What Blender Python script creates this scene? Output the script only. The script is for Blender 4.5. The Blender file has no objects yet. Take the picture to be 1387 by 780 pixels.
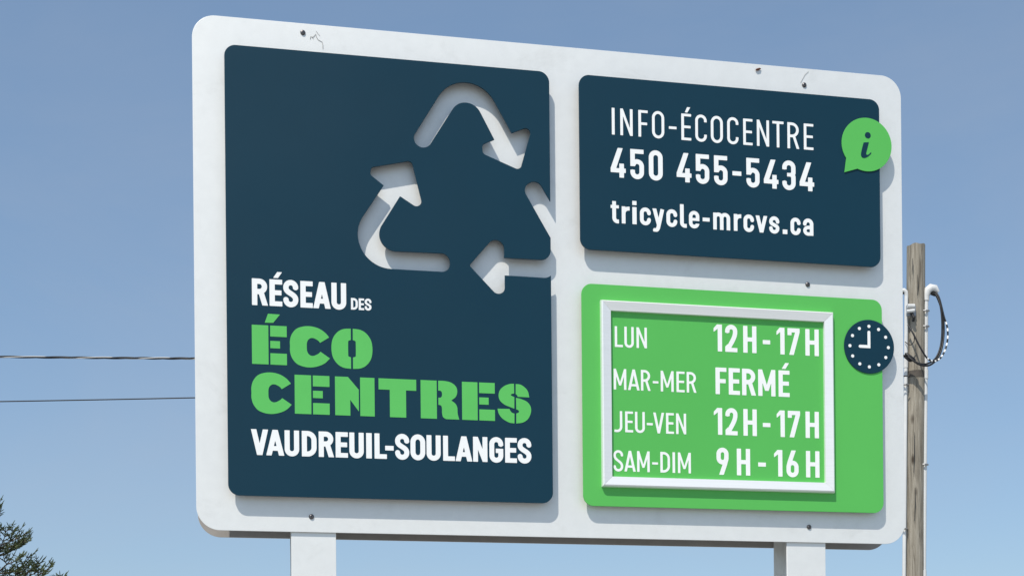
import bpy, bmesh, math, random
import numpy as np
from mathutils import Vector, Matrix
random.seed(7)
C = bpy.context.scene.collection
R = math.radians

# ------------------------------------------------------------------ camera
# The sign's front board is the world plane Y=0 (X to the right, Z up, +Y away from the viewer).
F_PX, CX, CY, ROLL, UX = 1858.0, 693.5, 1012.2, .0092, 10336.
IMG_W, IMG_H = 1387., 780.
EYE = 1.60
az = np.array([-ROLL, -1, 0.]); az /= np.linalg.norm(az)
ax = np.array([UX-CX, 0, F_PX]); ax -= ax@az*az; ax /= np.linalg.norm(ax)
ay = np.cross(az, ax)
if ay[2] < 0: ay = -ay
O_CAM = np.array([(265.3-CX)/F_PX, (717.0-CY)/F_PX, 1.])*4.38      # lower left corner of the board, seen from the camera
ZB = EYE + O_CAM@az                                               # its height above the ground
def c2w(c): return np.array([c@ax, c@ay, c@az])
CAM_LOC = -c2w(O_CAM) + np.array([0, 0, ZB])
cam_d = bpy.data.cameras.new('camera'); cam = bpy.data.objects.new('camera', cam_d); C.objects.link(cam)
cx_, cu_, cb_ = c2w(np.array([1., 0, 0])), c2w(np.array([0, -1., 0])), c2w(np.array([0, 0, -1.]))
M = Matrix(((cx_[0], cu_[0], cb_[0], CAM_LOC[0]), (cx_[1], cu_[1], cb_[1], CAM_LOC[1]),
            (cx_[2], cu_[2], cb_[2], CAM_LOC[2]), (0, 0, 0, 1)))
cam.matrix_world = M
cam_d.sensor_width = 36; cam_d.lens = F_PX/IMG_W*36
cam_d.shift_x = (IMG_W/2-CX)/IMG_W; cam_d.shift_y = (CY-IMG_H/2)/IMG_W
cam_d.clip_start = .05; cam_d.clip_end = 6000
bpy.context.scene.camera = cam

def on_plane(x, y, d=0.):
    "point of the vertical plane Y=d seen at photo pixel x,y -> (X, Z)"
    v = c2w(np.array([(x-CX)/F_PX, (y-CY)/F_PX, 1.]))
    p = CAM_LOC + v*((d-CAM_LOC[1])/v[1])
    return p[0], p[2]
def at(x, y, dist):
    "point at a given distance in front of the camera"
    return CAM_LOC + c2w(np.array([(x-CX)/F_PX, (y-CY)/F_PX, 1.]))*dist

# ------------------------------------------------------------------ light
sun_dir = Vector((-.78, -1, 1.80)).normalized()                     # towards the sun
elev = math.asin(sun_dir.z); rot = math.atan2(sun_dir.x, sun_dir.y)
w = bpy.data.worlds.new('World'); bpy.context.scene.world = w; w.use_nodes = True
nt = w.node_tree
sky = nt.nodes.new('ShaderNodeTexSky'); sky.sky_type = 'NISHITA'; sky.sun_disc = False
sky.sun_elevation = elev; sky.sun_rotation = rot
sky.altitude = 60; sky.air_density = 1.0; sky.dust_density = 1.0; sky.ozone_density = 1.3
bg = nt.nodes['Background']; bg.inputs[1].default_value = .15
gm_ = nt.nodes.new('ShaderNodeGamma'); gm_.inputs[1].default_value = .62          # milky summer air: a flatter gradient all over
tn_ = nt.nodes.new('ShaderNodeMix'); tn_.data_type = 'RGBA'; tn_.blend_type = 'MULTIPLY'; tn_.inputs[0].default_value = 1
tn_.inputs[7].default_value = (1.16, 1.40, 1.63, 1)
nt.links.new(sky.outputs[0], gm_.inputs[0]); nt.links.new(gm_.outputs[0], tn_.inputs[6]); 
# very faint high cloud veil, everywhere in the sky
tcw = nt.nodes.new('ShaderNodeTexCoord'); mpw = nt.nodes.new('ShaderNodeMapping'); mpw.inputs['Scale'].default_value = (1.2, 1.2, 3.2); mpw.inputs['Rotation'].default_value = (0, .35, .5)
nzw = nt.nodes.new('ShaderNodeTexNoise'); nzw.inputs['Scale'].default_value = 1.6; nzw.inputs['Detail'].default_value = 6; nzw.inputs['Roughness'].default_value = .6; nzw.inputs['Distortion'].default_value = .5
nt.links.new(tcw.outputs['Generated'], mpw.inputs[0]); nt.links.new(mpw.outputs[0], nzw.inputs[0])
rpw = nt.nodes.new('ShaderNodeMapRange'); rpw.inputs['From Min'].default_value = .42; rpw.inputs['From Max'].default_value = .75; rpw.inputs["To Max"].default_value = .18
nt.links.new(nzw.outputs[0], rpw.inputs[0])
clw = nt.nodes.new('ShaderNodeMix'); clw.data_type = 'RGBA'; clw.inputs[7].default_value = (3.3, 3.45, 3.75, 1)
nt.links.new(rpw.outputs[0], clw.inputs[0]); nt.links.new(tn_.outputs[2], clw.inputs[6]); nt.links.new(clw.outputs[2], bg.inputs[0])
sl = bpy.data.lights.new('sun', 'SUN'); sl.energy = 3.9; sl.angle = R(.53); sl.color = (1, .945, .86)
so = bpy.data.objects.new('sun', sl); C.objects.link(so)
so.rotation_euler = (-sun_dir).to_track_quat('-Z', 'Y').to_euler(); so.location = (0, -5, 20)
vs = bpy.context.scene.view_settings
vs.view_transform = 'Standard'; vs.look = 'None'; vs.exposure = 0; vs.gamma = 1; vs.use_curve_mapping = False

# ------------------------------------------------------------------ helpers: objects
def link(name, me, mat=None, parent=None):
    o = bpy.data.objects.new(name, me); C.objects.link(o)
    if mat: me.materials.append(mat)
    if parent: o.parent = parent
    return o
def empty(name, loc, label, cat, group=None):
    o = bpy.data.objects.new(name, None); C.objects.link(o); o.location = loc
    o['label'] = label; o['category'] = cat; o.empty_display_size = .2
    if group: o['group'] = group
    return o
def tag(o, label, cat, group=None):
    o['label'] = label; o['category'] = cat
    if group: o['group'] = group
    return o
def rehome(o, parent):
    "parent, keeping the world position"
    o.parent = parent; o.matrix_parent_inverse = Matrix.Translation(-root_loc(parent))
def root_loc(o):
    return o.location.copy() if o.parent is None else Vector((0, 0, 0))
def smooth(me, ang=35):
    for p in me.polygons: p.use_smooth = True
    me.update()
    try: me.set_sharp_from_angle(angle=R(ang))
    except Exception: pass

def extrude2d(name, loops, y_front, thick, mat, parent=None, bevel=0., smooth_it=False):
    "loops: list of closed point lists in the XZ plane (outline first, holes after); front face at y_front"
    cu = bpy.data.curves.new(name, 'CURVE'); cu.dimensions = '2D'; cu.fill_mode = 'BOTH'
    cu.extrude = thick/2 - bevel
    if bevel: cu.bevel_depth = bevel; cu.bevel_resolution = 1; cu.offset = -bevel
    for lp in loops:
        s = cu.splines.new('POLY'); s.points.add(len(lp)-1)
        for i, p in enumerate(lp): s.points[i].co = (p[0], p[1], 0, 1)
        s.use_cyclic_u = True
    o = bpy.data.objects.new(name, cu); C.objects.link(o)
    dg = bpy.context.evaluated_depsgraph_get()
    me = bpy.data.meshes.new_from_object(o.evaluated_get(dg))
    bpy.data.objects.remove(o); bpy.data.curves.remove(cu)
    # local XY -> world XZ, local +Z -> world -Y
    me.transform(Matrix(((1, 0, 0, 0), (0, 0, -1, y_front+thick/2), (0, 1, 0, 0), (0, 0, 0, 1))))
    me.materials.clear()
    ob = link(name, me, mat)
    if parent: rehome(ob, parent)
    for p in me.polygons: p.use_smooth = False
    return ob

def mesh_from(name, verts, faces, mat, parent=None, sm=None):
    me = bpy.data.meshes.new(name); me.from_pydata([tuple(v) for v in verts], [], faces); me.update()
    o = link(name, me, mat)
    if sm: smooth(me, sm)
    if parent: rehome(o, parent)
    return o

class MB:
    def __init__(s): s.v = []; s.f = []
    def box(s, x0, x1, y0, y1, z0, z1):
        b = len(s.v)
        for x in (x0, x1):
            for y in (y0, y1):
                for z in (z0, z1): s.v.append((x, y, z))
        s.f += [tuple(b+i for i in q) for q in ((0, 1, 3, 2), (4, 6, 7, 5), (0, 4, 5, 1), (2, 3, 7, 6), (0, 2, 6, 4), (1, 5, 7, 3))]
        return s
    def tube(s, pts, rad, n=8, cap=True):
        pts = [Vector(p) for p in pts]; b = len(s.v); m = len(pts)
        rr = rad if hasattr(rad, '__len__') else [rad]*m
        up = None
        for i, p in enumerate(pts):
            t = (pts[min(i+1, m-1)]-pts[max(i-1, 0)]).normalized()
            if up is None: up = Vector((0, 0, 1)) if abs(t.z) < .9 else Vector((1, 0, 0))
            a = t.cross(up).normalized(); up = a.cross(t).normalized()
            for k in range(n):
                th = 2*math.pi*k/n
                s.v.append(tuple(p + (a*math.cos(th)+up*math.sin(th))*rr[i]))
        for i in range(m-1):
            for k in range(n):
                s.f.append((b+i*n+k, b+i*n+(k+1) % n, b+(i+1)*n+(k+1) % n, b+(i+1)*n+k))
        if cap:
            s.f.append(tuple(b+k for k in range(n))[::-1]); s.f.append(tuple(b+(m-1)*n+k for k in range(n)))
        return s
    def build(s, name, mat, parent=None, sm=None): return mesh_from(name, s.v, s.f, mat, parent, sm)

def bevelled(o, width=.002, seg=2):
    bm = bmesh.new(); bm.from_mesh(o.data)
    bmesh.ops.bevel(bm, geom=bm.edges[:], offset=width, segments=seg, affect='EDGES', profile=.6)
    bm.to_mesh(o.data); bm.free(); smooth(o.data, 40); return o

# ------------------------------------------------------------------ helpers: materials
def srgb(r, g, b):
    f = lambda c: (c/255/12.92) if c <= 10 else ((c/255+.055)/1.055)**2.4
    return (f(r), f(g), f(b), 1)
def mat(name, col, rough=.5, metal=0., spec=.5, mottle=0., scale=6., bump=0., bscale=80., grime=None, stretch=(1, 1, 1), rvar=0., coat=0.):
    m = bpy.data.materials.new(name); m.use_nodes = True; n = m.node_tree; N = n.nodes; L = n.links
    b = N['Principled BSDF']; b.inputs['Roughness'].default_value = rough; b.inputs['Metallic'].default_value = metal
    b.inputs['Specular IOR Level'].default_value = spec; b.inputs['Base Color'].default_value = col
    if coat: b.inputs['Coat Weight'].default_value = coat; b.inputs['Coat Roughness'].default_value = .25
    tc = N.new('ShaderNodeTexCoord'); mp = N.new('ShaderNodeMapping'); mp.inputs['Scale'].default_value = stretch
    L.new(tc.outputs['Object'], mp.inputs[0])
    out = None
    if mottle:
        no = N.new('ShaderNodeTexNoise'); no.inputs['Scale'].default_value = scale; no.inputs['Detail'].default_value = 7
        no.inputs['Roughness'].default_value = .65
        L.new(mp.outputs[0], no.inputs[0])
        rp = N.new('ShaderNodeValToRGB'); rp.color_ramp.elements[0].position = .3; rp.color_ramp.elements[1].position = .7
        rp.color_ramp.elements[0].color = tuple(c*(1-mottle) for c in col[:3])+(1,)
        rp.color_ramp.elements[1].color = tuple(min(1, c*(1+mottle*.5)) for c in col[:3])+(1,)
        L.new(no.outputs[0], rp.inputs[0]); out = rp.outputs[0]
    if grime:
        gcol, amt, gs = grime
        g = N.new('ShaderNodeTexNoise'); g.inputs['Scale'].default_value = gs; g.inputs['Detail'].default_value = 9
        g.inputs['Roughness'].default_value = .7; g.inputs['Distortion'].default_value = .6
        L.new(mp.outputs[0], g.inputs[0])
        gr = N.new('ShaderNodeValToRGB'); gr.color_ramp.elements[0].position = .56; gr.color_ramp.elements[1].position = .82
        gr.color_ramp.elements[0].color = (0, 0, 0, 1); gr.color_ramp.elements[1].color = (amt, amt, amt, 1)
        L.new(g.outputs[0], gr.inputs[0])
        mx = N.new('ShaderNodeMix'); mx.data_type = 'RGBA'
        L.new(gr.outputs[0], mx.inputs[0])
        if out: L.new(out, mx.inputs[6])
        else: mx.inputs[6].default_value = col
        mx.inputs[7].default_value = gcol; out = mx.outputs[2]
    if out: L.new(out, b.inputs['Base Color'])
    if rvar:
        rn = N.new('ShaderNodeTexNoise'); rn.inputs['Scale'].default_value = 3.5; rn.inputs['Detail'].default_value = 6
        L.new(mp.outputs[0], rn.inputs[0])
        mr = N.new('ShaderNodeMapRange'); mr.inputs['To Min'].default_value = rough-rvar; mr.inputs['To Max'].default_value = rough+rvar
        L.new(rn.outputs[0], mr.inputs[0]); L.new(mr.outputs[0], b.inputs['Roughness'])
    if bump:
        bn = N.new('ShaderNodeTexNoise'); bn.inputs['Scale'].default_value = bscale; bn.inputs['Detail'].default_value = 5
        L.new(mp.outputs[0], bn.inputs[0])
        bp = N.new('ShaderNodeBump'); bp.inputs['Strength'].default_value = bump; bp.inputs['Distance'].default_value = .001
        L.new(bn.outputs[0], bp.inputs['Height']); L.new(bp.outputs[0], b.inputs['Normal'])
    return m

M_board = mat('silver white painted sheet', (.84, .84, .81, 1), .50, .25, .5, mottle=.035, scale=22, bump=.25, bscale=260,
              grime=((.42, .41, .37, 1), .30, 4.5), rvar=.05)
M_navy = mat('navy paint', (.004, .0365, .062, 1), .42, 0, .25, mottle=.05, scale=2.5, bump=.06, bscale=300, rvar=.05)
M_green = mat('green paint', (.108, .505, .100, 1), .45, 0, .3, mottle=.03, scale=3, bump=.06, bscale=300, rvar=.04)
M_poster = mat('green printed sheet', (.106, .50, .100, 1), .38, 0, .3, mottle=.04, scale=2.2, rvar=.05)
M_white = mat('white vinyl', (.95, .95, .925, 1), .45, 0, .4, mottle=.03, scale=9)
M_vgreen = mat('green vinyl', (.114, .54, .112, 1), .45, 0, .4, mottle=.03, scale=9)
M_alu = mat('satin aluminium', (.93, .925, .90, 1), .30, .25, .5, mottle=.04, scale=5, stretch=(1, 1, 30), bump=.1, bscale=120)
M_steel = mat('screw steel', (.16, .15, .15, 1), .35, .9, .5)
M_dark = mat('dark recess', (.02, .02, .02, 1), .7)
M_hair = mat('grey thread', (.22, .20, .18, 1), .8)
M_rust = mat('rust brown', (.12, .04, .02, 1), .8)
M_raw = mat('shade-darkened aluminium frame', (.20, .20, .20, 1), .6, .3)  # inner frame toned dark to deepen the shade between the boards

# ------------------------------------------------------------------ helpers: 2D shapes
def fillet(vs):
    "vs: (x, y, r) -> outline with each corner rounded"
    out = []; n = len(vs)
    for i in range(n):
        x, y, r = vs[i]; p = Vector((x, y))
        if r <= 0: out.append((x, y)); continue
        a = Vector(vs[i-1][:2])-p; b = Vector(vs[(i+1) % n][:2])-p
        la, lb = a.length, b.length; a.normalize(); b.normalize()
        h = math.acos(max(-1, min(1, a.dot(b))))/2
        t = r/math.tan(h)
        if t > min(la, lb)*.999: t = min(la, lb)*.999; r = t*math.tan(h)
        c = p + (a+b).normalized()*(r/math.sin(h))
        p0 = p+a*t; p1 = p+b*t
        a0 = math.atan2(p0.y-c.y, p0.x-c.x); a1 = math.atan2(p1.y-c.y, p1.x-c.x)
        da = (a1-a0+math.pi) % (2*math.pi)-math.pi
        k = max(5, int(abs(da)/.10))
        for j in range(k+1):
            q = a0+da*j/k; out.append((c.x+r*math.cos(q), c.y+r*math.sin(q)))
    return out
def px_loop(pts, d): return [on_plane(p[0], p[1], d) for p in pts]
def rrect(x0, z0, x1, z1, r): return fillet([(x0, z0, r), (x1, z0, r), (x1, z1, r), (x0, z1, r)])
def circle(cx, cz, r, n=64): return [(cx+r*math.cos(2*math.pi*i/n), cz+r*math.sin(2*math.pi*i/n)) for i in range(n)]
def catmull(pts, n=6):
    "pts: (x, y) smooth or (x, y, 1) corner; closed"
    out = []; m = len(pts)
    P = [Vector(p[:2]) for p in pts]; K = [len(p) > 2 for p in pts]
    for i in range(m):
        p1, p2 = P[i], P[(i+1) % m]
        p0 = P[i-1] if not K[i] else p1-(p2-p1)
        p3 = P[(i+2) % m] if not K[(i+1) % m] else p2+(p2-p1)
        if K[i] and K[(i+1) % m]: out.append(tuple(p1)); continue
        for j in range(n):
            t = j/n
            out.append(tuple(.5*((2*p1)+(p2-p0)*t+(2*p0-5*p1+4*p2-p3)*t*t+(3*p1-p0-3*p2+p3)*t**3)))
    return out

# ------------------------------------------------------------------ lettering: glyphs as signed distance fields, traced into outlines
def sd_box(X, Y, x0, y0, x1, y1):
    dx = np.maximum(x0-X, X-x1); dy = np.maximum(y0-Y, Y-y1)
    return np.where((dx > 0) & (dy > 0), np.hypot(np.maximum(dx, 0), np.maximum(dy, 0)), np.maximum(dx, dy))
def sd_seg(X, Y, a, b, hw):
    a = np.array(a, float); b = np.array(b, float); d = b-a; l = np.hypot(*d); d = d/max(l, 1e-9)
    u = (X-a[0])*d[0]+(Y-a[1])*d[1]; v = -(X-a[0])*d[1]+(Y-a[1])*d[0]
    return np.maximum(np.maximum(-u, u-l), np.abs(v)-hw)
def sd_poly(X, Y, pts):
    d = np.full(X.shape, 1e9); ins = np.zeros(X.shape, bool); n = len(pts)
    for i in range(n):
        ax_, ay_ = pts[i-1]; bx, by = pts[i]; ex, ey = bx-ax_, by-ay_
        t = np.clip(((X-ax_)*ex+(Y-ay_)*ey)/max(ex*ex+ey*ey, 1e-12), 0, 1)
        d = np.minimum(d, np.hypot(X-ax_-ex*t, Y-ay_-ey*t))
        if by != ay_:
            c = ((ay_ > Y) != (by > Y)) & (X < (bx-ax_)*(Y-ay_)/(by-ay_)+ax_); ins ^= c
    return np.where(ins, -d, d)
def arc(cx, cy, rx, ry, a0, a1, n=14):
    return [(cx+rx*math.cos(R(a0+(a1-a0)*i/n)), cy+ry*math.sin(R(a0+(a1-a0)*i/n))) for i in range(n+1)]
def bez(p0, p1, p2, p3, n=14):
    return [tuple((1-t)**3*a+3*(1-t)**2*t*b+3*(1-t)*t*t*c+t**3*d for a, b, c, d in zip(p0, p1, p2, p3)) for t in [i/n for i in range(n+1)]]
def B(*a): return ('b', a)
def P(*a): return ('p', a)
def S(pts, w): return ('s', pts, w)
def CUT(q): return ('-', q)
def field(pr, X, Y):
    if pr[0] == 'b': return sd_box(X, Y, *pr[1])
    if pr[0] == 'p': return sd_poly(X, Y, pr[1])
    pts, w = pr[1], pr[2]; d = np.full(X.shape, 1e9)
    for i in range(len(pts)-1):
        if np.hypot(pts[i+1][0]-pts[i][0], pts[i+1][1]-pts[i][1]) < 1e-6: continue
        d = np.minimum(d, sd_seg(X, Y, pts[i], pts[i+1], w/2))
        if i > 0: d = np.minimum(d, np.hypot(X-pts[i][0], Y-pts[i][1])-w/2)
    return d
def stad(a, w, y0, y1, start, end):
    pass
def glyph(ch, a, w, light=False):
    h = w*.92; o = .014; r = (a-w)/2; xl, xr, xm = w/2, a-w/2, a/2
    top, bot = 1+o-w/2, -o+w/2                       # centre lines of round tops and bottoms
    tm = .69 if not light else .735                  # height of C, S terminals
    if ch == 'I': return [B(0, 0, a, 1)]
    if ch == 'L': return [B(0, 0, w, 1), B(0, 0, a, h)]
    if ch in 'EÉ':
        g = [B(0, 0, w, 1), B(0, 0, a, h), B(0, 1-h, a, 1), B(0, .505-h/2, a*.94, .505+h/2)]
        if ch == 'É':
            s = .30*a if light else .27*a
            k = (1.06, 1.285) if not light else (1.05, 1.255)
            ww = w*.9
            g.append(P((a*.30, k[0]), (a*.30+ww, k[0]), (a*.62+ww, k[1]), (a*.62, k[1])) if not light else
                     P((a*.36, k[0]), (a*.36+ww*1.1, k[0]), (a*.60+ww*1.35, k[1]), (a*.60, k[1])))
        return g
    if ch == 'F': return [B(0, 0, w, 1), B(0, 1-h, a, 1), B(0, .495-h/2, a*.93, .495+h/2)]
    if ch == 'T': return [B(0, 1-h, a, 1), B(xm-w/2, 0, xm+w/2, 1)]
    if ch == 'H': return [B(0, 0, w, 1), B(a-w, 0, a, 1), B(0, .5-h/2, a, .5+h/2)]
    if ch in 'O0':
        ry = r*1.12 if ch == 'O' else r
        return [S(arc(xm, top-ry, r, ry, 0, 180, 24)+arc(xm, bot+ry, r, ry, 180, 360, 24)+[(xr, top-ry)], w)]
    if ch == 'U': return [S([(xl, 1)]+arc(xm, bot+r, r, r, 180, 360, 24)+[(xr, 1)], w)]
    if ch == 'C': return [S([(xr, tm)]+arc(xm, top-r, r, r, 0, 180, 24)+arc(xm, bot+r, r, r, 180, 360, 24)+[(xr, 1-tm)], w)]
    if ch == 'G': return [S([(xr, tm-.02)]+arc(xm, top-r, r, r, 0, 180, 24)+arc(xm, bot+r, r, r, 180, 360, 24)+[(xr, .55)], w), B(xm*.93, .55-h*.95, a, .55)]
    if ch == 'S':
        q = top-r; p = bot+r
        return [S([(xr, tm)]+arc(xm, q, r, r, 0, 180, 24)+bez((xl, q-.02), (xl, .50), (xr, .50), (xr, p+.02), 24)+arc(xm, p, r, r, 0, -180, 24)+[(xl, 1-tm-.01)], w)]
    if ch == 'D':
        rr = min(a-w, .62*(a-w)+.02) if not light else (a-w)*.72
        return [B(0, 0, w, 1), S([(w*.5, 1-w/2)]+arc(xr-rr, 1-w/2-rr, rr, rr, 90, 0, 16)+arc(xr-rr, w/2+rr, rr, rr, 0, -90, 16)+[(w*.5, w/2)], w)]
    if ch == 'R':
        yb = .415+w/2 if not light else .43+w/2; yt = 1-w/2; rr = min((yt-yb)/2, (a*.96-w)*.9); xq = a*.955-w/2
        return [B(0, 0, w, 1), S([(w*.5, yt)]+arc(xq-rr, yt-rr, rr, rr, 90, 0, 14)+arc(xq-rr, yb+rr, rr, rr, 0, -90, 14)+[(w*.5, yb)], w),
                P((a-w*1.06, 0), (a, 0), (a*.5+w*.62, yb+w*.2), (a*.5-w*.40, yb+w*.2))]
    if ch == 'A':
        k = w*.52
        tri = P((0, 0), (w*1.04, 0), (xm+k, 1), (xm-k, 1)); tr2 = P((a, 0), (a-w*1.04, 0), (xm-k, 1), (xm+k, 1))
        y0 = .185; y1 = y0+h; f = lambda y: y*(xm-k)
        return [tri, tr2, P((f(y0)+w*.3, y0), (a-f(y0)-w*.3, y0), (a-f(y1)-w*.3, y1), (f(y1)+w*.3, y1))]
    if ch == 'V':
        k = w*.52
        return [P((0, 1), (w*1.04, 1), (xm+k, 0), (xm-k, 0)), P((a, 1), (a-w*1.04, 1), (xm-k, 0), (xm+k, 0))]
    if ch == 'N': return [B(0, 0, w, 1), B(a-w, 0, a, 1), P((0, 1), (w*.98, 1), (a, 0), (a-w*.98, 0))]
    if ch == 'M':
        k = w*.42
        return [B(0, 0, w, 1), B(a-w, 0, a, 1), P((0, 1), (w*.95, 1), (xm+k, .2), (xm-k, .2)), P((a, 1), (a-w*.95, 1), (xm-k, .2), (xm+k, .2))]
    if ch == 'J':
        rr = a*.52
        return [S([(xr, 1)]+arc(xr-rr, bot+rr, rr, rr, 0, -88, 14)+[(0, bot+.012)], w)]
    if ch == '-': return [B(0, .43-h/2, a, .43+h/2)]
    if ch == '1': return [B(a-w, 0, a, 1), P((0, .855), (a-w*1.15, 1), (a, 1), (a, .9), (a-w, .83), (a-w, .84), (0, .715))]
    if ch == '2':
        return [S([(xl, .71)]+arc(xm, top-r, r, r, 180, 0, 20)+bez((xr, top-r-.03), (xr, .58), (a*.62, .42), (w*.62, h*.7), 16), w), B(0, 0, a, h),
                P((0, 0), (0, h*1.25), (w*.6, h*1.9), (w*.9, h))]
    if ch == '7': return [B(0, 1-h, a, 1), B(0, .735, w*.95, 1), P((a-w*1.0, 1), (a, 1), (a, .86), (a*.50, 0), (a*.13, 0), (a-w*1.05, .86))]
    if ch in '96':
        yb = .385+w/2; rr = r
        g = [S(arc(xm, top-rr, rr, rr, 0, 180, 18)+arc(xm, yb+rr, rr, rr, 180, 360, 18)+[(xr, top-rr)], w),
             S(bez((xr, .72), (xr, .50), (a*.66, .36), (a*.34, -.08), 16), w), CUT(B(-1, -1, 3, 0))]
        if ch == '6':
            def flip(p):
                if p[0] == 'b': x0, y0, x1, y1 = p[1]; return B(a-x1, 1-y1, a-x0, 1-y0)
                if p[0] == 's': return S([(a-x, 1-y) for x, y in p[1]], p[2])
                if p[0] == '-': return CUT(flip(p[1]))
            g = [flip(p) for p in g]
        return g
    if ch == '4':
        return [P((0, .30), (a*.475, 1), (a*.81, 1), (a*.36, .30)), B(0, .165, a, .165+h), B(a*.88-w, 0, a*.88, .475), P((0, .165), (0, .30), (a*.3, .30), (a*.3, .165))]
    if ch == '5':
        yt = .665-w/2
        return [B(0, 1-h, a*.98, 1), B(0, .42, w, 1), S([(xl, .295)]+arc(xm, bot+r, r, r, 180, 360, 22)+arc(xm, yt-r, r, r, 0, 150, 18), w),
                P((w*.4, .42), (w, .42), (w*1.3, .5), (w*1.2, .56), (w*.4, .56))]
    if ch == '3':
        q = top-r; p = bot+r; rb = .1
        return [S([(xl, .70)]+arc(xm, q, r, r, 180, 0, 20)+[(xr, .66)]+arc(xr-rb*1.2, .52+rb*.75, rb*1.2, rb*.75, 0, -60, 6), w),
                S([(xl, .29)]+arc(xm, p, r, r, 180, 360, 20)+[(xr, .40)]+arc(xr-rb*1.2, .52-rb*.75, rb*1.2, rb*.75, 0, 60, 6), w),
                B(a*.36, .52-h*.42, a*.66, .52+h*.42)]
    # lower case, x-height = 1
    if ch == 't': rr = w*.9; return [B(0, .86-.0, a, 1.04), S([(a*.20+w/2, 1.27)]+arc(a*.20+w/2+rr, rr+w*.42, rr, rr, 180, 262, 8)+[(a, w*.44)], w), CUT(B(a, -1, 3, 3)), CUT(B(-1, -1, 3, 0.0-.02))]
    if ch == 'l': rr = w*.8; return [S([(xl, 1.36)]+arc(xl+rr, rr+w*.42, rr, rr, 180, 262, 8)+[(a, w*.44)], w), CUT(B(a, -1, 3, 3)), CUT(B(-1, -1, 3, -.02))]
    if ch == 'r': return [B(0, 0, w, 1), S(bez((xl, .55), (xl, .82), (a*.6, .9), (a*1.0, .885), 12), w), CUT(B(a, -1, 3, 3)), CUT(B(-1, 1.015, 3, 3))]
    if ch == 'i': return [B(0, 0, a, 1), B(0, 1.12, a, 1.36)]
    if ch == 'c': return [S([(xr, .66)]+arc(xm, 1-w/2-r+.02, r, r, 0, 180, 18)+arc(xm, w/2+r-.02, r, r, 180, 360, 18)+[(xr, .34)], w)]
    if ch == 'e': return [S([(xl, .515), (xr-.01, .515)], w*.72), S([(xr, .43), (xr, .6)]+arc(xm, 1-w/2-r+.02, r, r, 0, 180, 18)+arc(xm, w/2+r-.02, r, r, 180, 352, 18), w*.95), CUT(B(xm, .27, 3, .42))]
    if ch == 'v': k = w*.5; return [P((0, 1), (w*1.02, 1), (xm+k, 0), (xm-k, 0)), P((a, 1), (a-w*1.02, 1), (xm-k, 0), (xm+k, 0))]
    if ch == 'y':
        k = w*.5
        return [P((0, 1), (w*1.05, 1), (xm+k*1.1, 0), (xm-k*.8, 0)), S([(a-w*.55, .98), (xm+w*.02, -.02)]+bez((xm+w*.02, -.02), (xm-w*.2, -.25), (xm-w*.45, -.27), (a*.10, -.27), 8), w), CUT(B(-1, 1, 3, 3))]
    if ch == 'm':
        ws = w*.97; r2 = (a/2-ws/2)/2
        g = [B(0, 0, ws, 1)]
        for x in (ws/2, a/2): g.append(S([(x, .6)]+arc(x+r2, 1-w/2-r2+.02, r2, r2, 180, 0, 14)+[(x+2*r2, 0)], ws))
        return g
    if ch == 's':
        q = 1.02-w/2-r; p = -.02+w/2+r
        return [S([(xr, .68)]+arc(xm, q, r, r, 0, 180, 18)+bez((xl, q-.01), (xl, .50), (xr, .50), (xr, p+.01), 16)+arc(xm, p, r, r, 0, -180, 18)+[(xl, .31)], w*.96)]
    if ch == '~': return [B(0, .44, a, .66)]
    if ch == '.': return [B(0, 0, a, .27)]
    if ch == 'a':
        yt = .60
        return [S([(xl, .72)]+arc(xm, 1-w/2-r+.02, r, r, 180, 0, 16)+[(xr, 0)], w),
                S([(xr, yt-w/2), (xm, yt-w/2)]+arc(xm, (yt-w/2+w/2-.02)/2, r, (yt-w/2-w/2+.02)/2, 90, 270, 14)+[(xr, w/2)], w*.92)]
    raise KeyError(ch)

def trace(prims, x0, y0, x1, y1, n):
    "zero contours of the union as simplified closed loops"
    hstep = (y1-y0)/n; nx = int((x1-x0)/hstep)+2
    gx = x0+np.arange(nx)*hstep; gy = y0+np.arange(n+2)*hstep
    X, Y = np.meshgrid(gx, gy)
    D = np.full(X.shape, 1e9)
    for p in prims:
        if p[0] == '-': D = np.maximum(D, -field(p[1], X, Y))
        else: D = np.minimum(D, field(p, X, Y))
    D = np.where(np.abs(D) < 1e-7, 1e-7, D)
    nxt = {}
    def ept(i, j, e):   # e 0: edge (i,j)-(i,j+1) along x ; 1: (i,j)-(i+1,j) along y
        a = D[i, j]; b = D[i, j+1] if e == 0 else D[i+1, j]; t = a/(a-b)
        return (gx[j]+(t*hstep if e == 0 else 0), gy[i]+(t*hstep if e == 1 else 0))
    ins = D < 0
    code = ins[:-1, :-1]*1+ins[:-1, 1:]*2+ins[1:, 1:]*4+ins[1:, :-1]*8
    T = {1: [('l', 'b')], 2: [('b', 'r')], 3: [('l', 'r')], 4: [('r', 't')], 5: [('l', 'b'), ('r', 't')], 6: [('b', 't')], 7: [('l', 't')],
         8: [('t', 'l')], 9: [('t', 'b')], 10: [('b', 'r'), ('t', 'l')], 11: [('t', 'r')], 12: [('r', 'l')], 13: [('r', 'b')], 14: [('b', 'l')]}
    for i, j in zip(*np.nonzero((code > 0) & (code < 15))):
        E = {'b': (i, j, 0), 't': (i+1, j, 0), 'l': (i, j, 1), 'r': (i, j+1, 1)}
        for a, b in T[int(code[i, j])]: nxt[E[a]] = E[b]
    loops = []
    while nxt:
        k0 = next(iter(nxt)); lp = [k0]; k = nxt.pop(k0)
        while k != k0 and k in nxt: lp.append(k); k = nxt.pop(k)
        if len(lp) > 6: loops.append(simplify([ept(*q) for q in lp], hstep*.16))
    return loops
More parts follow.
